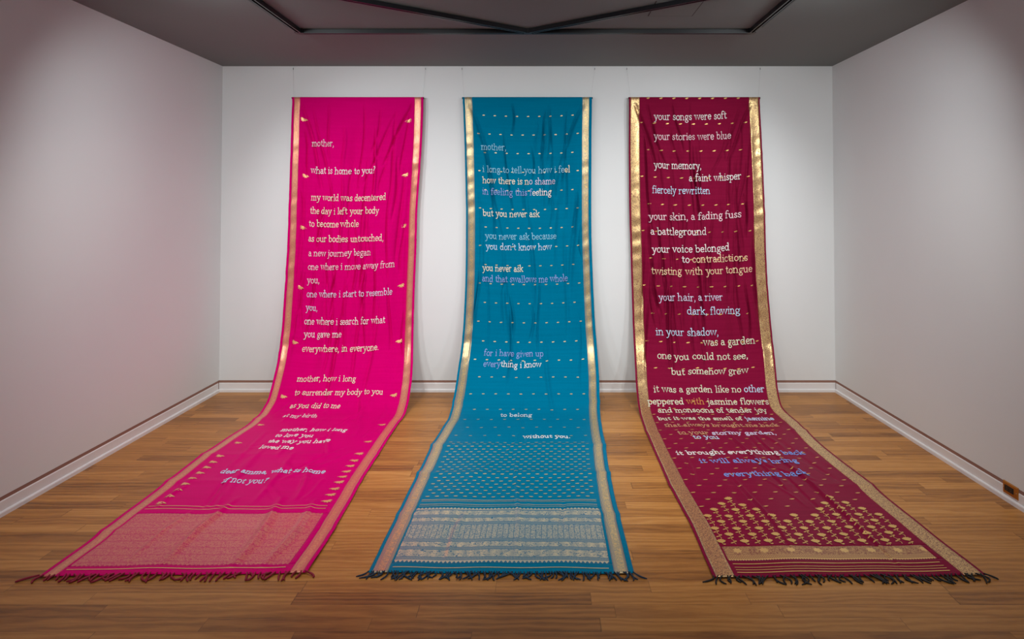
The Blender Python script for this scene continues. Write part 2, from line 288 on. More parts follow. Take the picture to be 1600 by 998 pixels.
# ------------------------------------------------------------------ sari surface
PS = np.array(PROFILE)
def hermite(xq, x, y):
    xq = np.clip(xq, x[0], x[-1]); d = np.gradient(y, x)
    i = np.clip(np.searchsorted(x, xq, 'right')-1, 0, len(x)-2)
    h = x[i+1]-x[i]; t = (xq-x[i])/h; t2 = t*t; t3 = t2*t
    return (2*t3-3*t2+1)*y[i] + (t3-2*t2+t)*h*d[i] + (-2*t3+3*t2)*y[i+1] + (t3-t2)*h*d[i+1]
def sstep(x, a, b):
    t = np.clip((x-a)/(b-a), 0, 1); return t*t*(3-2*t)

class Cloth:
    """maps cloth coordinates (u across 0..1, s metres along) to the room"""
    def __init__(c, edges, end, shear, seed, creases, gather, folds, lift=.0):
        c.e = np.array(edges); c.end = end; c.shear = shear; c.creases = creases; c.gather = gather; c.folds = folds
        r = np.random.RandomState(seed); c.ph = r.rand(8)*6.28; c.W = 1.2
    def seff(c, u, s):
        sag = .026*np.clip(s/.12, 0, 1)*np.clip((2.75-s)/.45, 0, 1)
        return s + sag*4*u*(1-u) + c.shear*(u-.5)*sstep(s, 4.1, 5.05)
    def disp(c, u, s):
        d = np.zeros_like(u)
        for (ua, sa, ub, sb, amp, w, kind) in c.creases:
            ax, ay, bx, by = ua*c.W, sa, ub*c.W, sb
            L2 = (bx-ax)**2+(by-ay)**2; px = u*c.W-ax; py = s-ay
            t = (px*(bx-ax)+py*(by-ay))/L2
            m = (t > -.1) & (t < 1.1)
            if not m.any(): continue
            L = math.sqrt(L2); q = (px*(by-ay)-py*(bx-ax))/L
            q = q + .012*np.sin(t*5+ua*40)
            env = np.where(m, np.sin(np.clip(t, 0, 1)*math.pi)**.6, 0)
            g = np.exp(-(q/w)**2)
            if kind == 0: f = g                                # ridge
            elif kind == 1: f = -g                             # valley
            else: f = (q/w)*g*1.6                              # step fold
            d += amp*env*f
        hang = sstep(s, .08, .5)*(1-sstep(s, 2.3, 2.85)); flo = sstep(s, 2.9, 3.3)
        p = c.ph; ga = c.gather
        d += hang*ga*(.55*np.sin(u*17+p[0]+.8*np.sin(s*1.3+p[1]))+.4*np.sin(u*31+p[2]+1.1*np.sin(s*.9+p[3]))+.25*np.sin(u*53+p[5]+.9*np.sin(s*2.1)))
        d += flo*.0022*(np.sin(u*9+p[4]+2*np.sin(s*2.2+p[5]))*np.sin(s*5.3+p[6])+.7*np.sin(u*21+s*3+p[7]))
        for (sf, amp) in c.folds:                              # packing folds across the cloth
            d += amp*np.exp(-np.abs(s-sf-.006*np.sin(u*5))/.05)
        edge = np.maximum(1-sstep(u, .05, .13), sstep(u, .87, .95))
        pk = c.ph
        d += edge*hang*.0022*(.55+.6*np.sin(s*2.9+pk[4])*np.sin(s*7.1+u*3+pk[5]))*(np.sin(s*34+pk[0]+5*np.sin(s*2.3+pk[1]))+.8*np.sin(s*57+u*30+pk[2]+4*np.sin(s*1.7)))
        d += edge*flo*.0012*(np.sin(s*15+pk[3]+3*np.sin(s*2.3)))
        top = sstep(s, .03, .10)
        d = d*top
        return np.maximum(d, np.where(s > 2.85, -.005, -.030))
    def P(c, u, s, h=0.0):
        u = np.asarray(u, float); s = np.asarray(s, float); se = c.seff(u, s)
        y = hermite(se, PS[:, 0], PS[:, 1]); z = hermite(se, PS[:, 0], PS[:, 2])
        e = 1e-3; ty = (hermite(se+e, PS[:, 0], PS[:, 1])-hermite(se-e, PS[:, 0], PS[:, 1])); tz = (hermite(se+e, PS[:, 0], PS[:, 2])-hermite(se-e, PS[:, 0], PS[:, 2]))
        L = np.hypot(ty, tz)+1e-12; ny, nz = tz/L, -ty/L
        xl = hermite(se, PS[:, 0], c.e[:, 0]); xr = hermite(se, PS[:, 0], c.e[:, 1])
        x = xl+(xr-xl)*u
        for (sf, amp) in c.folds:      # selvages kick out a little at the packing folds
            if sf > 2.7: x = x+(u-.5)*.009*np.exp(-((s-sf)/.035)**2)
        d = c.disp(u, s)+h
        return np.stack([x, y+ny*d, z+nz*d], -1)

def region(c, us, ss, thick=.0012):
    """closed thin sheet over a rectangle of cloth coordinates"""
    U, S_ = np.meshgrid(us, ss); nu, ns = len(us), len(ss)
    top = c.P(U.ravel(), S_.ravel()); bot = c.P(U.ravel(), S_.ravel(), -thick); N = nu*ns
    uv = np.stack([U.ravel()*c.W, S_.ravel()], -1)
    a = (np.arange(ns-1)[:, None]*nu+np.arange(nu-1)[None]).ravel()
    F = [np.stack([a, a+nu, a+nu+1, a+1], 1), np.stack([N+a, N+a+1, N+a+nu+1, N+a+nu], 1)]
    a = np.arange(ns-1)*nu; F.append(np.stack([a, N+a, N+a+nu, a+nu], 1)); a = a+nu-1; F.append(np.stack([a, a+nu, N+a+nu, N+a], 1))
    a = np.arange(nu-1); F.append(np.stack([a, a+1, N+a+1, N+a], 1)); a = a+(ns-1)*nu; F.append(np.stack([a, N+a, N+a+1, a+1], 1))
    F = np.vstack(F).tolist()
    return np.vstack([top, bot]), F, np.vstack([uv, uv])

def fan(b, c, u, s, poly, h=.0024, mi=1):
    """flat woven motif: poly in metres (x right, y up the cloth) about (u, s)"""
    p = np.array(poly); cx, cy = p.mean(0); uu = np.append(p[:, 0], cx)/c.W+u; sv = s-np.append(p[:, 1], cy)
    V = c.P(uu, sv, h); k = len(p)
    b.add(V, [(k, i, (i+1) % k) for i in range(k)], np.stack([uu*c.W, sv], -1), mi)

# ------------------------------------------------------------------ stitched lettering
def arc(cx, cy, rx, ry, a0, a1, n=9):
    return [(cx+rx*math.cos(math.radians(a0+(a1-a0)*i/n)), cy+ry*math.sin(math.radians(a0+(a1-a0)*i/n))) for i in range(n+1)]
def foot(x, y=0, a=.19, c=.19): return [(x-a, y), (x+c, y)]
def flag(x, y): return [(x-.24, y-.08), (x, y)]
def arch(x, w): return [(x, .62)]+arc(x+w*.52, .63, w*.48, .37, 150, 0, 7)+[(x+w, 0)]
GL = {
 'a': (.98, [arc(.42, .66, .29, .34, 155, 0, 6)+[(.71, .18), (.78, .03), (.95, .03)], [(.71, .56)]+arc(.40, .29, .29, .29, 90, 270, 7)+[(.58, .06), (.71, .22)]]),
 'b': (1.12, [[(.2, 1.62), (.2, 0)], flag(.2, 1.62), arc(.58, .5, .38, .5, 175, -175, 16)]),
 'c': (.92, [arc(.48, .5, .38, .5, 45, 320, 11), [(.76, .84), (.78, .70)]]),
 'd': (1.14, [arc(.46, .5, .36, .5, 5, 355, 16), [(.84, 1.62), (.84, 0)], flag(.84, 1.62), [(.84, 0), (1.04, 0)]]),
 'e': (.95, [[(.12, .53), (.84, .53)]+arc(.48, .5, .38, .5, 5, 320, 13)]),
 'f': (.72, [arc(.55, 1.30, .29, .32, 30, 180, 6)+[(.26, 0)], foot(.26), [(.04, 1), (.60, 1)]]),
 'g': (1.02, [arc(.46, .63, .31, .36, 0, 360, 14), [(.70, .88), (.95, .98)], [(.30, .30), (.20, .14), (.34, .03), (.62, 0), (.82, -.14), (.84, -.34), (.66, -.52), (.40, -.55), (.15, -.45), (.10, -.25), (.30, -.04)]]),
 'h': (1.20, [[(.2, 1.62), (.2, 0)], flag(.2, 1.62), foot(.2), arch(.2, .70), foot(.90)]),
 'i': (.58, [[(.29, 1), (.29, 0)], flag(.29, 1), foot(.29), [(.24, 1.42), (.33, 1.42)]]),
 'j': (.58, [[(.33, 1), (.33, -.30)]+arc(.08, -.30, .25, .27, 0, -110, 5), flag(.33, 1), [(.28, 1.42), (.37, 1.42)]]),
 'k': (1.10, [[(.2, 1.62), (.2, 0)], flag(.2, 1.62), foot(.2), [(.86, 1), (.24, .44)], [(.44, .60), (.92, 0)], [(.68, 1), (1.02, 1)], [(.74, 0), (1.08, 0)]]),
 'l': (.58, [[(.29, 1.62), (.29, 0)], flag(.29, 1.62), foot(.29)]),
 'm': (1.75, [[(.2, 1), (.2, 0)], flag(.2, 1), foot(.2), arch(.2, .63), foot(.83), arch(.83, .63), foot(1.46)]),
 'n': (1.20, [[(.2, 1), (.2, 0)], flag(.2, 1), foot(.2), arch(.2, .70), foot(.90)]),
 'o': (1.0, [arc(.5, .5, .39, .5, 0, 360, 16)]),
 'p': (1.12, [[(.2, 1), (.2, -.55)], flag(.2, 1), foot(.2, -.55), arc(.58, .5, .38, .5, 175, -175, 16)]),
 'r': (.86, [[(.22, 1), (.22, 0)], flag(.22, 1), foot(.22), [(.22, .62), (.36, .88), (.56, 1.0), (.72, .96), (.74, .82)]]),
 's': (.82, [[(.70, .78), (.68, .92), (.50, 1.0), (.28, .97), (.16, .80), (.22, .62), (.50, .49), (.67, .34), (.66, .14), (.50, .01), (.28, .01), (.13, .10), (.12, .26)]]),
 't': (.74, [[(.30, 1.38), (.30, .24), (.40, .04), (.62, .06), (.68, .16)], [(.06, 1), (.64, 1)]]),
 'u': (1.20, [[(.22, 1)]+arc(.54, .36, .32, .36, 180, 345, 7)+[(.88, .40)], [(.88, 1), (.88, 0)], flag(.22, 1), flag(.88, 1), [(.88, 0), (1.08, 0)]]),
 'v': (1.06, [[(.14, 1), (.50, 0), (.90, 1)], foot(.14, 1), foot(.90, 1, .17, .17)]),
 'w': (1.58, [[(.14, 1), (.44, 0), (.78, .95), (1.10, 0), (1.44, 1)], foot(.14, 1), foot(1.44, 1, .16, .16), foot(.78, .97, .12, .12)]),
 'y': (1.08, [[(.14, 1), (.52, .06)], [(.92, 1), (.42, -.36), (.28, -.54), (.06, -.50)], foot(.14, 1), foot(.92, 1, .17, .17)]),
 ',': (.42, [[(.18, .12), (.24, .04), (.20, -.18), (.08, -.32)]]), '.': (.42, [[(.16, .05), (.25, .05)]]),
 "'": (.40, [[(.22, 1.62), (.20, 1.42), (.12, 1.28)]]),
 '?': (.90, [[(.14, 1.30), (.22, 1.52), (.46, 1.62), (.70, 1.50), (.72, 1.22), (.50, .92), (.42, .66), (.42, .45)], [(.37, .05), (.47, .05)]]),
}
THREAD = {}
def thread(k):
    if k not in THREAD:
        col = {'w': (240, 234, 232), 'c': (240, 228, 202), 'p': (236, 208, 214), 'y': (140, 200, 226), 'l': (140, 162, 220), 'l2': (214, 208, 232),
               'b': (116, 152, 228), 't': (196, 146, 100), 'o': (206, 132, 66), 'm': (226, 228, 200), 'a': (196, 218, 242), 'g': (196, 208, 214), 'h': (238, 204, 166)}[k]
        nm = {'w': 'white', 'c': 'cream', 'p': 'pale_pink', 'y': 'cyan', 'l': 'lavender_blue', 'l2': 'pale_lavender', 'b': 'blue', 't': 'tan', 'o': 'orange', 'm': 'mint_cream', 'a': 'pale_blue', 'g': 'grey_white', 'h': 'peach'}[k]
        n = NT(nm+'_thread'); n.set(Base_Color=srgb(*col), Roughness=.55, Specular_IOR_Level=.3, Sheen_Weight=.2)
        n.bump(n.noise(n.coord('Object'), 700, 2), .4, .0006); THREAD[k] = (n.m, nm.replace('_', ' '))
    return THREAD[k]

def verse(c, root, rows, xh, hw=.088, seed=1):
    rnd = random.Random(seed)
    for txt, cols, u0, s0, u1, s1 in rows:
        segs = txt.split('|'); keys = cols.split('|'); plan = []; x = 0; wi = 0
        for sg, k in zip(segs, keys):
            for ch in sg:
                if ch == ' ': x += .62; wi += 1; continue
                w, st = GL[ch]; plan.append((x, st, k, wi)); x += w+.03
        tot = x; words = {}
        for gx, st, k, wi in plan: words.setdefault(wi, []).append((gx, st, k))
        wl = txt.replace('|', '').split(' ')
        for wi, letters in words.items():
            UV = []; H = []; meta = []; b = MB(); uk = list(dict.fromkeys(k for _, _, k in letters))
            for gx, st, k in letters:
                jy = rnd.uniform(-.05, .05); js = rnd.uniform(.97, 1.04)
                for poly in st:
                    p = np.array(poly, float)
                    d = np.gradient(p, axis=0) if len(p) > 2 else np.tile(p[1]-p[0], (2, 1))
                    d /= (np.linalg.norm(d, axis=1, keepdims=True)+1e-9)
                    closed = np.linalg.norm(p[0]-p[-1]) < 1e-6
                    if not closed: p[0] -= d[0]*hw*.55; p[-1] += d[-1]*hw*.55
                    nrm = np.stack([-d[:, 1], d[:, 0]], 1); wv = hw*rnd.uniform(.9, 1.12)
                    for sd, hh in ((-1, .0012), (-.55, .0032), (.55, .0032), (1, .0012)):
                        q = p+nrm*wv*sd; UV.append(np.stack([gx+q[:, 0], q[:, 1]*js+jy], 1)); H.append(np.full(len(q), hh))
                    meta.append((len(p), uk.index(k)))
            G = np.vstack(UV); H = np.concatenate(H); t = G[:, 0]/tot
            uu = u0+(u1-u0)*t; sv = s0+(s1-s0)*t-G[:, 1]*xh
            dd = c.disp(uu, sv); top = dd                      # stitching bridges the narrow creases instead of sinking into them
            for k in (-.012, -.006, .006, .012): top = np.maximum(top, c.disp(uu+k, sv))
            V = c.P(uu, sv, H+top-dd); o = 0
            for npt, mi in meta:
                F = []
                for r in range(3):
                    for i in range(npt-1): F.append((r*npt+i, r*npt+i+1, (r+1)*npt+i+1, (r+1)*npt+i))
                F.append((0, npt, 2*npt, 3*npt)); F.append((npt-1, 4*npt-1, 3*npt-1, 2*npt-1))
                b.add(V[o:o+4*npt], F, None, mi); o += 4*npt
            ob = b.obj('embroidered_word', [thread(k)[0] for k in uk], root, True)
            ob['label'] = ' and '.join(thread(k)[1] for k in uk)+' stitched word "'+wl[wi]+'" in the line "'+' '.join(wl)+'"'

# ------------------------------------------------------------------ woven materials
def silk(name, col, col2, rough=.48, sheen=.0):
    n = NT(name); U, V, _ = n.sep(n.coord('UV'))[:3]
    weave = n.noise(n.comb(n.math('MULTIPLY', U, 60.0), n.math('MULTIPLY', V, 900.0), 0.0), 1.0, 3, .6)
    slub = n.noise(n.comb(n.math('MULTIPLY', U, 2.0), n.math('MULTIPLY', V, 45.0), 0.0), 1.0, 3, .6)
    f = n.math('ADD', n.math('MULTIPLY', weave, .6), n.math('MULTIPLY', slub, .5))
    n.set(Base_Color=n.mix(n.step(f, .3, .8), col, col2), Roughness=rough, IOR=1.3, Specular_IOR_Level=.15, Specular_Tint=col2, Sheen_Weight=sheen, Sheen_Roughness=.35, Sheen_Tint=col2)
    n.bump(n.math('ADD', weave, n.math('MULTIPLY', slub, .6)), .18, .0008)
    return n.m
GOLD = srgb(240, 204, 136)
def zari(name, base, gold, pattern, rough=.36, metal=.9):
    """gold thread on the silk ground; pattern(n, U, V) gives the share of gold 0..1"""
    n = NT(name); U, V, _ = n.sep(n.coord('UV'))[:3]
    m = pattern(n, U, V)
    n.set(Base_Color=n.mix(m, base, gold), Metallic=n.math('MULTIPLY', m, metal), Roughness=rough, Specular_IOR_Level=.4)
    n.bump(n.math('ADD', m, n.noise(n.comb(n.math('MULTIPLY', U, 500.0), n.math('MULTIPLY', V, 500.0), 0.0), 1.0, 2)), .25, .0008)
    return n.m
def tri(n, x, period):   # triangle wave 0..1
    f = n.math('FRACT', n.math('DIVIDE', x, period)); return n.math('ABSOLUTE', n.math('MULTIPLY_ADD', f, 2.0, -1.0))
def stripes(n, x, period, duty):
    return n.step(tri(n, x, period), 1-duty-.04, 1-duty+.04)
def band(n, x, a, b, soft=.0008): return n.math('MULTIPLY', n.step(x, a-soft, a+soft), n.step(x, b+soft, b-soft))
def vein(n, U, V, sc, lo, hi, dist=2.0, z=0.0):
    return n.step(n.noise(n.comb(U, V, z), sc, 3, .55, dist), lo, hi)

def tassels(c, root, mat, count, u0, u1, length, rad, seed, spread, n=5, lean=0.0, corners=True):
    rnd = random.Random(seed)
    for i in range(count):
        u = u0+(u1-u0)*(i+rnd.uniform(-.3, .3))/(count-1); u = min(max(u, .001), .999)
        a = c.P(np.array([u]), np.array([c.end-.004]))[0]
        L = length*rnd.uniform(.65, 1.25); dx = rnd.gauss(lean+(u-.5)*.4, spread)*L; cur = rnd.gauss(0, .28)*L
        if corners and i == 0: dx = -L*1.5; L *= .9
        if corners and i == count-1: dx = L*1.2; L *= .8
        pts = []; rr = []
        for k in range(7):
            t = k/6; pts.append((a[0]+dx*t+cur*math.sin(t*math.pi)*1.0, a[1]-L*t, max(rad+.0006, a[2]*(1-t)**2+rad+.0008+.0*t)))
            rr.append(rad*(.8+.35*math.sin(k*2.6)**2)*(1 if k < 5 else 1.25 if k == 5 else .7))
        b = MB(); b.tube(pts, rr, n); b.obj('tassel', mat, root, True)

def cross_creases(seed, n_h, n_f, amp_h, amp_f, extra):
    r = random.Random(seed); out = [(a, b, c_, d, e*(2.2 if b < 2.6 else 1.0), f*(.85 if b < 2.6 else 1), k) for a, b, c_, d, e, f, k in extra]
    for i in range(n_h):     # hanging: long near-vertical pulls, fanning in from the rod's ends
        u = r.uniform(.08, .92); s0 = r.uniform(.05, 2.0); L = r.uniform(.3, .95)
        du = (.5-u)*.16*max(0, 1.2-s0)+r.gauss(0, .022)
        out.append((u, s0, min(max(u+du, .03), .97), min(s0+L, 2.75), amp_h*2.8*r.uniform(.5, 1.2), r.uniform(.006, .013), r.choice([1, 1, 1, 2])))
    for i in range(n_f):
        u = r.uniform(.08, .92); s0 = r.uniform(2.55, 4.2); L = r.uniform(.2, .6)
        out.append((u, s0, min(max(u+r.gauss(0, .12), .05), .95), min(s0+L, 4.5), amp_f*1.0*r.uniform(.5, 1.2), r.uniform(.010, .026), r.choice([0, 0, 2])))
    return out

def seg_range(a, b, step): return np.linspace(a, b, max(2, int(round((b-a)/step))+1))
def merge(*parts):
    out = [parts[0]]
    for p in parts[1:]: out.append(p[1:])
    return np.concatenate(out)
DU, DS = .0034, .0125
def build(root, c, silk_m, gold_m, bl, br, pal, border_m, panel_m, motif_fn, S0=-.066):
    """cloth ground (selvages + field), two gold borders, woven end panel"""
    b = MB(); p0, p1, q0, q1 = pal            # panel s-range and u-range
    full = seg_range(S0, c.end, DS)
    for ua, ub in ((0, bl[0]), (br[1], 1)):
        V, F, uv = region(c, np.linspace(ua, ub, 4), full); b.add(V, F, uv)
    V, F, uv = region(c, seg_range(bl[1], br[0], DU), seg_range(S0, p0, DS)); b.add(V, F, uv)
    V, F, uv = region(c, seg_range(bl[1], br[0], DU), seg_range(p1, c.end, DS)); b.add(V, F, uv)
    V, F, uv = region(c, np.linspace(bl[1], q0, 4), seg_range(p0, p1, DS)); b.add(V, F, uv)
    V, F, uv = region(c, np.linspace(q1, br[0], 4), seg_range(p0, p1, DS)); b.add(V, F, uv)
    motif_fn(b)
    b.obj('cloth', [silk_m, gold_m], root, True)
    for ua, ub in (bl, br):
        b = MB(); V, F, uv = region(c, np.linspace(ua, ub, 10), full); uv = uv-np.array([ua*c.W, 0]); b.add(V, F, uv)
        b.obj('zari_border', border_m, root, True)
    b = MB(); V, F, uv = region(c, seg_range(q0, q1, DU), seg_range(p0, p1, DS/2)); uv = uv-np.array([q0*c.W, p0]); b.add(V, F, uv)
    b.obj('end_panel', panel_m, root, True)
    # wooden dowel inside the top hem
    yy = BACK-.0315; xl, xr = c.P(np.array([0., 1.]), np.array([0., 0.]))[:, 0]
    b = MB(); b.tube([(xl-.006, yy, 2.694), (xr+.006, yy, 2.694)], .0085, 10); b.obj('hanging_rod', ROD, root, True)
def hstripe(b, c, u0, u1, s, w, h=.0018):
    u = np.linspace(u0, u1, 110); V = np.vstack([c.P(u, np.full_like(u, s), h), c.P(u, np.full_like(u, s+w), h)]); k = len(u)
    b.add(V, [(i, i+k, i+k+1, i+1) for i in range(k-1)], np.vstack([np.stack([u*c.W, u*0+s], -1), np.stack([u*c.W, u*0+s+w], -1)]), 1)
ROD = plain('dark_dowel', srgb(52, 40, 34), .6)
def ell(cx, cy, rx, ry, ang=0, n=10, pt=0.0):
    a = math.radians(ang); out = []
    for i in range(n):
        t = 2*math.pi*i/n; x = rx*math.cos(t); y = ry*math.sin(t)*(1-pt*abs(math.cos(t)))
        out.append((cx+x*math.cos(a)-y*math.sin(a), cy+x*math.sin(a)+y*math.cos(a)))
    return out
def goldthread(name, col): return NT(name).set(Base_Color=col, Metallic=.4, Roughness=.45).m
GOLDTHREAD = goldthread('gold_thread', srgb(226, 184, 108)); PEACH = goldthread('peach_gold_thread', srgb(236, 182, 128)); DULL = goldthread('dull_gold_thread', srgb(206, 190, 150))

# ------------------------------------------------------------------ magenta sari
pink = srgb(200, 0, 98); pink2 = srgb(216, 2, 116)
extra = [(.93, .04, .70, .62, .016, .012, 1), (.80, .15, .55, .80, .009, .012, 1), (.07, .05, .26, .85, .014, .018, 1), (.17, .10, .33, .95, .010, .012, 1), (.27, .06, .30, .6, .008, .012, 1),
 (.93, .6, .93, 2.5, .010, .024, 1), (.10, .6, .09, 2.4, .008, .02, 1), (.55, .05, .53, .9, .009, .008, 1), (.44, 1.9, .40, 2.9, .010, .016, 1), (.60, 1.7, .55, 2.7, .011, .018, 1), (.72, 1.8, .66, 2.8, .009, .02, 1),
 (.30, 3.5, .40, 4.6, .007, .024, 0), (.52, 3.7, .55, 4.45, .008, .020, 0), (.60, 3.3, .70, 3.75, .012, .018, 2), (.20, 3.3, .24, 4.1, .006, .02, 0), (.67, 3.9, .74, 4.4, .014, .02, 0),
 (.44, 4.35, .42, 5.04, .016, .020, 0), (.67, 4.35, .70, 5.06, .018, .024, 0), (.84, 4.38, .82, 5.06, .013, .020, 0), (.30, 4.5, .26, 5.0, .008, .014, 0)]
c = Cloth(EDGES_PINK, END_PINK, -.025, 11, cross_creases(5, 46, 34, .009, .008, extra), .014, [(.62, .002), (1.3, .002), (2.45, .002), (3.05, .004), (3.75, .006), (4.15, .006), (4.72, .005)])
root = thing('sari', 'bright magenta pink sari with gold borders, hung from the wall and trailing over the floor', 'sari', (-1.71, 4.2, 0), 'long saris hung down the wall and across the floor')
bpal = (4.545, 5.034, .070, .908)
def pk(b):
    for u, s in PEACOCKS:
        fl = 1 if u > .5 else -1
        for poly in ([(-.036, -.004), (-.016, .010), (.002, .012), (.014, .020), (.030, .022), (.024, .012), (.034, .008), (.022, .002), (.030, -.010), (.012, -.008), (.014, -.020), (.000, -.012), (-.012, -.016), (-.014, -.006)],):
            q = [(x*fl*.92, y*.95) for x, y in poly]
            fan(b, c, u, s, q if fl > 0 else q[::-1])
    for s, w in ((4.464, .005), (4.496, .005), (5.056, .006)): hstripe(b, c, .075, .905, s, w)
def pat_border(n, U, V):
    flo = n.step(n.noise(n.comb(U, V, 1.0), 90.0, 3, .6, 1.0), .40, .58)
    core = band(n, U, .016, .044)
    st = n.math('MULTIPLY', stripes(n, U, .0052, .55), n.math('SUBTRACT', 1.0, core))
    return n.math('MULTIPLY_ADD', n.math('ADD', st, n.math('MULTIPLY', core, n.math('MULTIPLY_ADD', flo, .5, .5))), .58, .04)
def pat_pink_panel(n, U, V):
    t = n.math('MULTIPLY', tri(n, U, .021), .011)
    edge = n.math('MULTIPLY', n.step(n.math('SUBTRACT', V, t), -.0008, .0008), n.step(n.math('ADD', V, t), .4898, .4882))
    g = n.noise(n.comb(U, V, 0.0), 120.0, 3, .6, 1.5); rows = stripes(n, V, .0612, .90)
    mm = n.math('MULTIPLY', n.step(g, .40, .56), n.math('MULTIPLY_ADD', rows, .6, .3))
    mm = n.math('MULTIPLY_ADD', mm, .42, .02)
    return n.math('MULTIPLY', edge, mm)
PINKSILK = silk('magenta_silk', pink, pink2)
build(root, c, PINKSILK, PEACH, (.016, .060), (.934, .984), bpal, zari('magenta_gold_border', pink, GOLD, pat_border), zari('magenta_gold_brocade', pink, GOLD, pat_pink_panel), pk)
verse(c, root, VERSE_PINK, .037, seed=3)
tassels(c, root, plain('crimson_cord', srgb(142, 6, 44), .6), 54, .003, .997, .046, .0044, 21, .42, 6, -.25)

# ------------------------------------------------------------------ teal sari
teal = srgb(0, 104, 138); teal2 = srgb(0, 120, 156)
extra = [(.94, .04, .72, .70, .014, .016, 1), (.06, .05, .24, .9, .012, .018, 1), (.14, .3, .30, 1.4, .008, .014, 1), (.88, .8, .82, 1.9, .010, .024, 1), (.28, 1.3, .38, 2.3, .010, .022, 1), (.80, 1.2, .78, 2.2, .008, .02, 1),
 (.38, .03, .39, .35, .010, .010, 1), (.50, .9, .52, 1.9, .007, .012, 1), (.47, 2.7, .52, 3.5, .008, .012, 1), (.62, 2.2, .68, 3.0, .007, .02, 1), (.50, 3.6, .55, 5.0, .006, .010, 0), (.30, 4.5, .26, 5.0, .006, .02, 2), (.74, 4.4, .75, 4.75, .008, .012, 1)]
c = Cloth(EDGES_TEAL, END_TEAL, .007, 23, cross_creases(9, 30, 5, .007, .004, extra), .010, [(.55, .002), (1.5, .002), (2.1, .002), (2.80, .005), (3.60, .011), (4.05, .012), (4.55, .002)])
root = thing('sari', 'teal blue sari with dull gold borders, middle one hung between the magenta and maroon saris', 'sari', (-.16, 4.2, 0), 'long saris hung down the wall and across the floor')
tpal = (4.482, 5.013, .079, .914)
def tk(b):
    dash = ell(0, 0, .0125, .0052, 4, 8)
    for k in range(20):
        s = .165+.1705*k
        if s > 3.50: break
        us = [.158+.0865*i for i in range(9)] if k % 2 == 0 else [.113+.0865*i for i in range(10)]
        for u in us: fan(b, c, u, s, dash)
    for k in range(21):
        s = 3.545+.0405*k; u = .105+(.0225 if k % 2 else 0)
        while u < .905: fan(b, c, u, s, dash); u += .045*1.0
    for s, w in ((4.392, .005), (4.410, .003), (4.445, .005), (4.466, .003), (5.050, .006)): hstripe(b, c, .085, .908, s, w)
def pat_teal_panel(n, U, V):
    t = n.math('MULTIPLY', tri(n, U, .020), .018)
    edge = n.math('MULTIPLY', n.step(n.math('SUBTRACT', V, t), -.0008, .0008), n.step(n.math('ADD', V, t), .5318, .5302))
    out = None
    def acc(x):
        nonlocal out
        out = x if out is None else n.math('MAXIMUM', out, x)
    small = n.math('MULTIPLY', stripes(n, U, .007, .55), stripes(n, V, .010, .62))
    leaf = n.step(n.noise(n.comb(U, V, 2.0), 70.0, 3, .6, 1.5), .36, .50)
    vine = n.math('MULTIPLY_ADD', n.step(n.noise(n.comb(n.math('MULTIPLY', U, 1.0), V, 5.0), 130.0, 2, .6, 1.2), .40, .55), .75, .10)
    per = n.math('MULTIPLY_ADD', tri(n, U, .058), .5, .62)
    for a, b_, kind in ((0, .022, 0), (.022, .030, 2), (.034, .082, 1), (.084, .106, 2), (.110, .150, 1), (.152, .178, 2), (.180, .318, 3), (.320, .345, 2), (.348, .392, 1), (.394, .418, 2), (.420, .480, 1), (.482, .508, 2), (.508, .532, 0)):
        src = {0: 1.0, 1: n.math('MULTIPLY', leaf, per), 2: small, 3: n.math('MULTIPLY', vine, n.math('MULTIPLY_ADD', stripes(n, U, .028, .86), .75, .25))}[kind]
        acc(n.math('MULTIPLY', band(n, V, a, b_), src))
    return n.math('MULTIPLY', n.math('MULTIPLY', edge, out), .92)
TEALSILK = silk('teal_silk', teal, teal2)
def pat_teal_border(n, U, V):
    core = band(n, U, .020, .052)
    st = n.math('MULTIPLY', stripes(n, U, .0058, .5), n.math('SUBTRACT', 1.0, core))
    flo = n.step(n.noise(n.comb(U, V, 1.0), 85.0, 3, .6, 1.0), .42, .6)
    return n.math('MULTIPLY_ADD', n.math('ADD', st, n.math('MULTIPLY', core, n.math('MULTIPLY_ADD', flo, .5, .5))), .8, .06)
build(root, c, TEALSILK, DULL, (.014, .072), (.926, .979), tpal, zari('teal_gold_border', teal, GOLD, pat_teal_border), zari('teal_silver_gold_brocade', teal, srgb(220, 208, 176), pat_teal_panel, .45, .6), tk)
verse(c, root, VERSE_TEAL, .037, seed=5)
tassels(c, root, plain('navy_cord', srgb(6, 42, 66), .6), 98, .003, .997, .046, .0034, 31, .5, 5, -.1)

# ------------------------------------------------------------------ maroon sari
mar = srgb(116, 12, 46); mar2 = srgb(140, 24, 62)
extra = [(.05, .04, .24, .8, .016, .018, 1), (.12, .05, .30, .7, .012, .012, 1), (.95, .04, .72, .6, .015, .014, 1), (.85, .1, .60, .75, .012, .012, 1), (.33, .02, .40, .5, .010, .010, 1), (.46, .02, .47, 1.3, .010, .007, 1),
 (.90, 1.0, .93, 2.3, .012, .035, 1), (.11, 1.2, .10, 2.2, .012, .03, 1), (.20, 1.0, .26, 2.2, .011, .014, 1), (.50, 1.1, .50, 2.4, .011, .010, 1), (.62, 1.0, .56, 2.0, .010, .012, 1), (.77, 1.1, .78, 2.4, .011, .010, 1),
 (.35, 3.1, .30, 4.0, .007, .014, 2), (.50, 3.2, .55, 4.3, .009, .012, 2), (.66, 3.3, .72, 5.05, .011, .013, 2), (.60, 3.4, .64, 4.9, .006, .012, 1), (.78, 3.5, .84, 4.2, .008, .02, 1), (.18, 3.6, .13, 4.2, .009, .014, 1), (.35, 4.1, .36, 4.9, .007, .010, 2)]
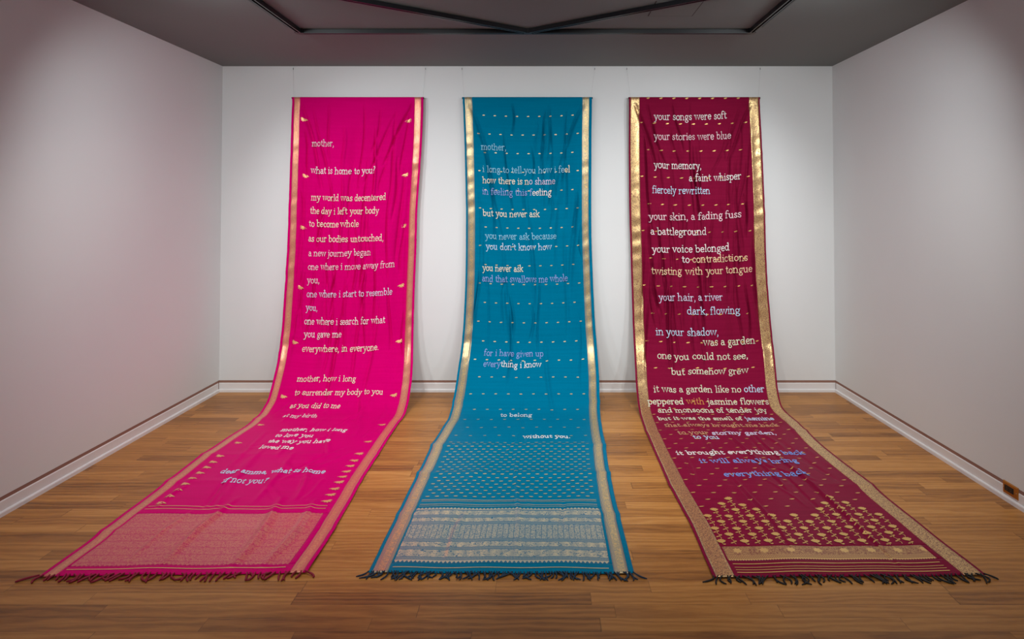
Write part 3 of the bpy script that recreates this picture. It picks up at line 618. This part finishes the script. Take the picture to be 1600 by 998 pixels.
c = Cloth(EDGES_MAR, END_MAR, -.016, 37, cross_creases(14, 54, 12, .010, .006, extra), .016, [(.7, .003), (1.1, .003), (1.75, .003), (2.4, .003), (3.3, .004), (4.2, .004)])
root = thing('sari', 'dark maroon sari with wide gold borders and a row of woven flowers at its foot', 'sari', (1.39, 4.2, 0), 'long saris hung down the wall and across the floor')
mpal = (4.985, 5.016+.0, .088, .893)
mpal = (4.868, 4.989, .088, .893)
def mk(b):
    dash = [(-.017, -.002), (-.006, .0035), (.004, .006), (.017, .0045), (.008, -.003), (-.004, -.0055)]
    rows = [.02]+[.235+.2475*k for k in range(11) if .235+.2475*k < 2.7]
    s = 2.80
    while s < 4.62: rows.append(s); s += .0835
    fa = np.array(FLOWERS)
    for k, s in enumerate(rows):
        us = [.094+.0985*i for i in range(9)] if k % 2 else [.145+.0985*i for i in range(8)]
        for u in us:
            d = np.hypot((fa[:, 0]-u)*1.2, (fa[:, 1]-s)); below = (np.abs(fa[:, 0]-u) < .065) & (fa[:, 1] < s+.03)
            if s > 4.2 and (d.min() < .05 or below.any()): continue
            fan(b, c, u, s, dash)
    for u, s in FLOWERS:
        petals = [(-.023, .002), (-.020, .010), (-.013, .010), (-.010, .018), (-.003, .015), (.001, .020), (.007, .015), (.013, .017), (.016, .010), (.022, .008), (.021, -.001), (.012, -.010), (.000, -.015), (-.013, -.010)]
        fan(b, c, u, s, petals[::-1])
        pts = [(.0, -.015), (.004, -.030), (-.001, -.045), (.006, -.058), (.003, -.074), (.008, -.090), (.004, -.104)]
        pts = [p for p in pts if s-p[1] < 4.866]
        for (x0, y0), (x1, y1) in zip(pts, pts[1:]):
            w = .0017; fan(b, c, u, s, [(x0-w, y0), (x1-w, y1), (x1+w, y1), (x0+w, y0)])
        for cx, cy, rx, ry, an in ((-.010, -.036, .010, .0042, 25), (.009, -.027, .007, .005, 30), (-.007, -.078, .010, .0042, 25), (.013, -.064, .007, .005, 40)):
            if s-cy+.008 < 4.866: fan(b, c, u, s, ell(cx, cy, rx, ry, an, 8))
    for s, w in ((5.014, .006), (5.042, .004), (5.061, .004), (5.080, .006)): hstripe(b, c, .096, .885, s, w)
def pat_mar_border(n, U, V):
    a = n.noise(n.comb(U, V, 3.0), 30.0, 3, .55, 2.8); r = n.math('ABSOLUTE', n.math('SUBTRACT', a, .5))
    scroll = n.step(r, .010, .034)
    fleck = n.step(n.noise(n.comb(U, V, 7.0), 160.0, 2, .6), .36, .46)
    return n.math('MULTIPLY_ADD', n.math('MULTIPLY', scroll, fleck), .9, .04)
def pat_mar_panel(n, U, V):
    t = n.math('MULTIPLY', n.math('POWER', tri(n, U, .0125), .6), .009)
    edge = n.step(n.math('ADD', V, t), .1218, .1202)
    a = n.noise(n.comb(U, V, 9.0), 48.0, 3, .6, 2.0); scroll = n.step(n.math('ABSOLUTE', n.math('SUBTRACT', a, .5)), .02, .06)
    fx = n.math('MULTIPLY', n.math('SUBTRACT', n.math('FRACT', n.math('DIVIDE', U, .128)), .5), .128); fy = n.math('SUBTRACT', V, .036)
    rr = n.math('SQRT', n.math('ADD', n.math('MULTIPLY', fx, fx), n.math('MULTIPLY', fy, fy))); an = n.math('ARCTAN2', fy, fx)
    flower = n.step(n.math('SUBTRACT', rr, n.math('MULTIPLY_ADD', n.math('COSINE', n.math('MULTIPLY', an, 7.0)), .003, .019)), .0012, -.0012)
    lines = n.math('MULTIPLY', stripes(n, U, .0085, .6), stripes(n, V, .013, .7))
    low = n.step(V, .074, .076)
    up = n.math('MULTIPLY', n.math('SUBTRACT', 1.0, low), n.math('MAXIMUM', flower, n.math('MULTIPLY_ADD', scroll, .55, .05)))
    lo = n.math('MULTIPLY', low, n.math('MAXIMUM', n.math('MULTIPLY_ADD', lines, .6, .25), n.step(V, .106, .108)))
    return n.math('MULTIPLY', edge, n.math('ADD', up, lo))
MARSILK = silk('maroon_silk', mar, mar2, .42)
build(root, c, MARSILK, GOLDTHREAD, (.012, .080), (.918, .990), mpal, zari('maroon_gold_border', mar, srgb(240, 208, 146), pat_mar_border), zari('maroon_gold_brocade', mar, srgb(234, 196, 128), pat_mar_panel, .42, .6), mk)
verse(c, root, VERSE_MAR, .041, seed=7)
tassels(c, root, plain('black_cord', srgb(14, 10, 12), .55), 66, .003, .997, .050, .0036, 41, .4, 6, .12)

# ------------------------------------------------------------------ ceiling fittings
BLACK = plain('black_track_enamel', srgb(17, 17, 21), .32)
def rail_mesh(p, q, w=.034, h=.030):
    p = np.array(p, float); q = np.array(q, float); d = (q-p)/np.linalg.norm(q-p); a = np.array((-d[1], d[0]))
    pr = [(-w/2, 0), (-w/2, -h), (-w*.22, -h), (-w*.22, -h*.45), (w*.22, -h*.45), (w*.22, -h), (w/2, -h), (w/2, 0)]   # channel with an open slot below
    b = MB(); k = len(pr)
    V = [(e[0]+a[0]*o, e[1]+a[1]*o, HGT-.004+z) for e in (p, q) for o, z in pr]
    F = [(i, (i+1) % k, k+(i+1) % k, k+i) for i in range(k)] + [(0, 1, 2, 3), (0, 3, 4, 7), (4, 5, 6, 7)] + [tuple(k+i for i in f) for f in ((3, 2, 1, 0), (7, 4, 3, 0), (7, 6, 5, 4))]
    b.add(V, F); return b
TY = 4.46; TL, TR, TM = -1.785, 1.52, -.113
tr = thing('lighting_track', 'black lighting track on the ceiling, two sides, a front bar and two diagonals', 'lighting track', (TM, TY, HGT))
for p, q in (((TL, TY), (TR, TY)), ((TL, TY+.017), (TL, -.6)), ((TR, TY+.017), (TR, -.6)), ((TM-.02, TY-.02), (TL+.03, TY-1.08)), ((TM+.02, TY-.02), (TR-.03, TY-1.06))):
    rail_mesh(p, q).obj('rail', BLACK, tr)
for x, y in ((TL, TY), (TR, TY), (TM, TY)):
    b = MB(); b.box((x-.030, y-.026, HGT-.033), (x+.030, y+.022, HGT)); b.obj('connector', BLACK, tr)
for x in (TL-.050, TR+.050):
    b = MB(); b.box((x-.006, -.6, HGT-.016), (x+.006, TY-.10, HGT)); b.obj('conduit', BLACK, tr)
# access panel: frame gap and door leaf, flush with the ceiling
ap = thing('access_panel', 'small square access panel outlined on the dark ceiling beside the right diagonal track', 'access panel', (.87, 4.0, HGT))
x0, x1, y1 = .712, 1.016, 4.148; y0 = y1-.31
b = MB(); g2 = .006
for a, e in (((x0, y0), (x1, y0+g2)), ((x0, y1-g2), (x1, y1)), ((x0, y0+g2), (x0+g2, y1-g2)), ((x1-g2, y0+g2), (x1, y1-g2))):
    b.box((a[0], a[1], HGT-.0012), (e[0], e[1], HGT))
b.obj('frame', plain('panel_gap', srgb(52, 42, 42), .8), ap)
b = MB(); b.box((x0+g2, y0+g2, HGT-.0022), (x1-g2, y1-g2, HGT)); b.obj('door', CEIL, ap)

# ------------------------------------------------------------------ thin wires holding the rods
WIRE = plain('grey_wire', srgb(150, 150, 152), .5); HOOK = plain('dark_hook', srgb(70, 68, 68), .5, .6)
first = None
for i, (xt, xb, lb) in enumerate(((-2.312, -2.296, 'thin wire above the left end of the magenta sari'), (-1.090, -1.108, 'thin wire above the right end of the magenta sari'),
        (-.752, -.730, 'thin wire above the left end of the teal sari'), (.475, .438, 'thin wire above the right end of the teal sari'),
        (.772, .800, 'thin wire above the left end of the maroon sari'), (2.005, 1.978, 'thin wire above the right end of the maroon sari'))):
    t = thing('hanging_wire', lb, 'wire', (xt, BACK, 2.96), 'wires holding up the saris')
    b = MB(); b.tube([(xt, BACK-.010, 2.966), (xb, BACK-.0315, 2.7035)], .0004, 6); b.obj('wire', WIRE, t, True)
    b = MB(); b.tube([(xt, BACK, 2.978), (xt, BACK-.012, 2.976), (xt, BACK-.014, 2.968), (xt, BACK-.010, 2.962), (xt, BACK-.004, 2.964)], .0018, 6); b.obj('hook', HOOK, t, True)

# ------------------------------------------------------------------ socket on the right baseboard
ol = thing('wall_outlet', 'brass wall socket with black receptacle set low on the right baseboard', 'socket', (ROOM_R, 3.535, .074))
BRASS = NT('brass').set(Base_Color=srgb(196, 134, 62), Metallic=.75, Roughness=.42).m
def plate(y0, y1, z0, z1, xa, xb, bev):
    b = MB(); V = [(xa, y, z) for y, z in ((y0, z0), (y1, z0), (y1, z1), (y0, z1))]+[(xb, y, z) for y, z in ((y0+bev, z0+bev), (y1-bev, z0+bev), (y1-bev, z1-bev), (y0+bev, z1-bev))]
    b.add(V, [(0, 1, 2, 3), (7, 6, 5, 4), (0, 4, 5, 1), (1, 5, 6, 2), (2, 6, 7, 3), (3, 7, 4, 0)]); return b
plate(3.478, 3.592, .040, .111, ROOM_R, ROOM_R-.007, .004).obj('cover_plate', BRASS, ol)
rc = plate(3.508, 3.574, .060, .093, ROOM_R-.0065, ROOM_R-.011, .002).obj('receptacle', plain('black_plastic', srgb(22, 20, 20), .4), ol)
for yy in (3.527, 3.555):
    for zz in (.071, .082):
        b = MB(); b.box((ROOM_R-.0114, yy-.005, zz-.0012), (ROOM_R-.0109, yy+.005, zz+.0012)); b.obj('slot', plain('slot_grey', srgb(90, 84, 78), .5), rc)
for yy in (3.488, 3.583):
    b = MB(); b.tube([(ROOM_R-.0065, yy, .0765), (ROOM_R-.0082, yy, .0765)], .0032, 10); b.obj('screw', plain('steel_screw', srgb(210, 196, 170), .3, .9), ol)
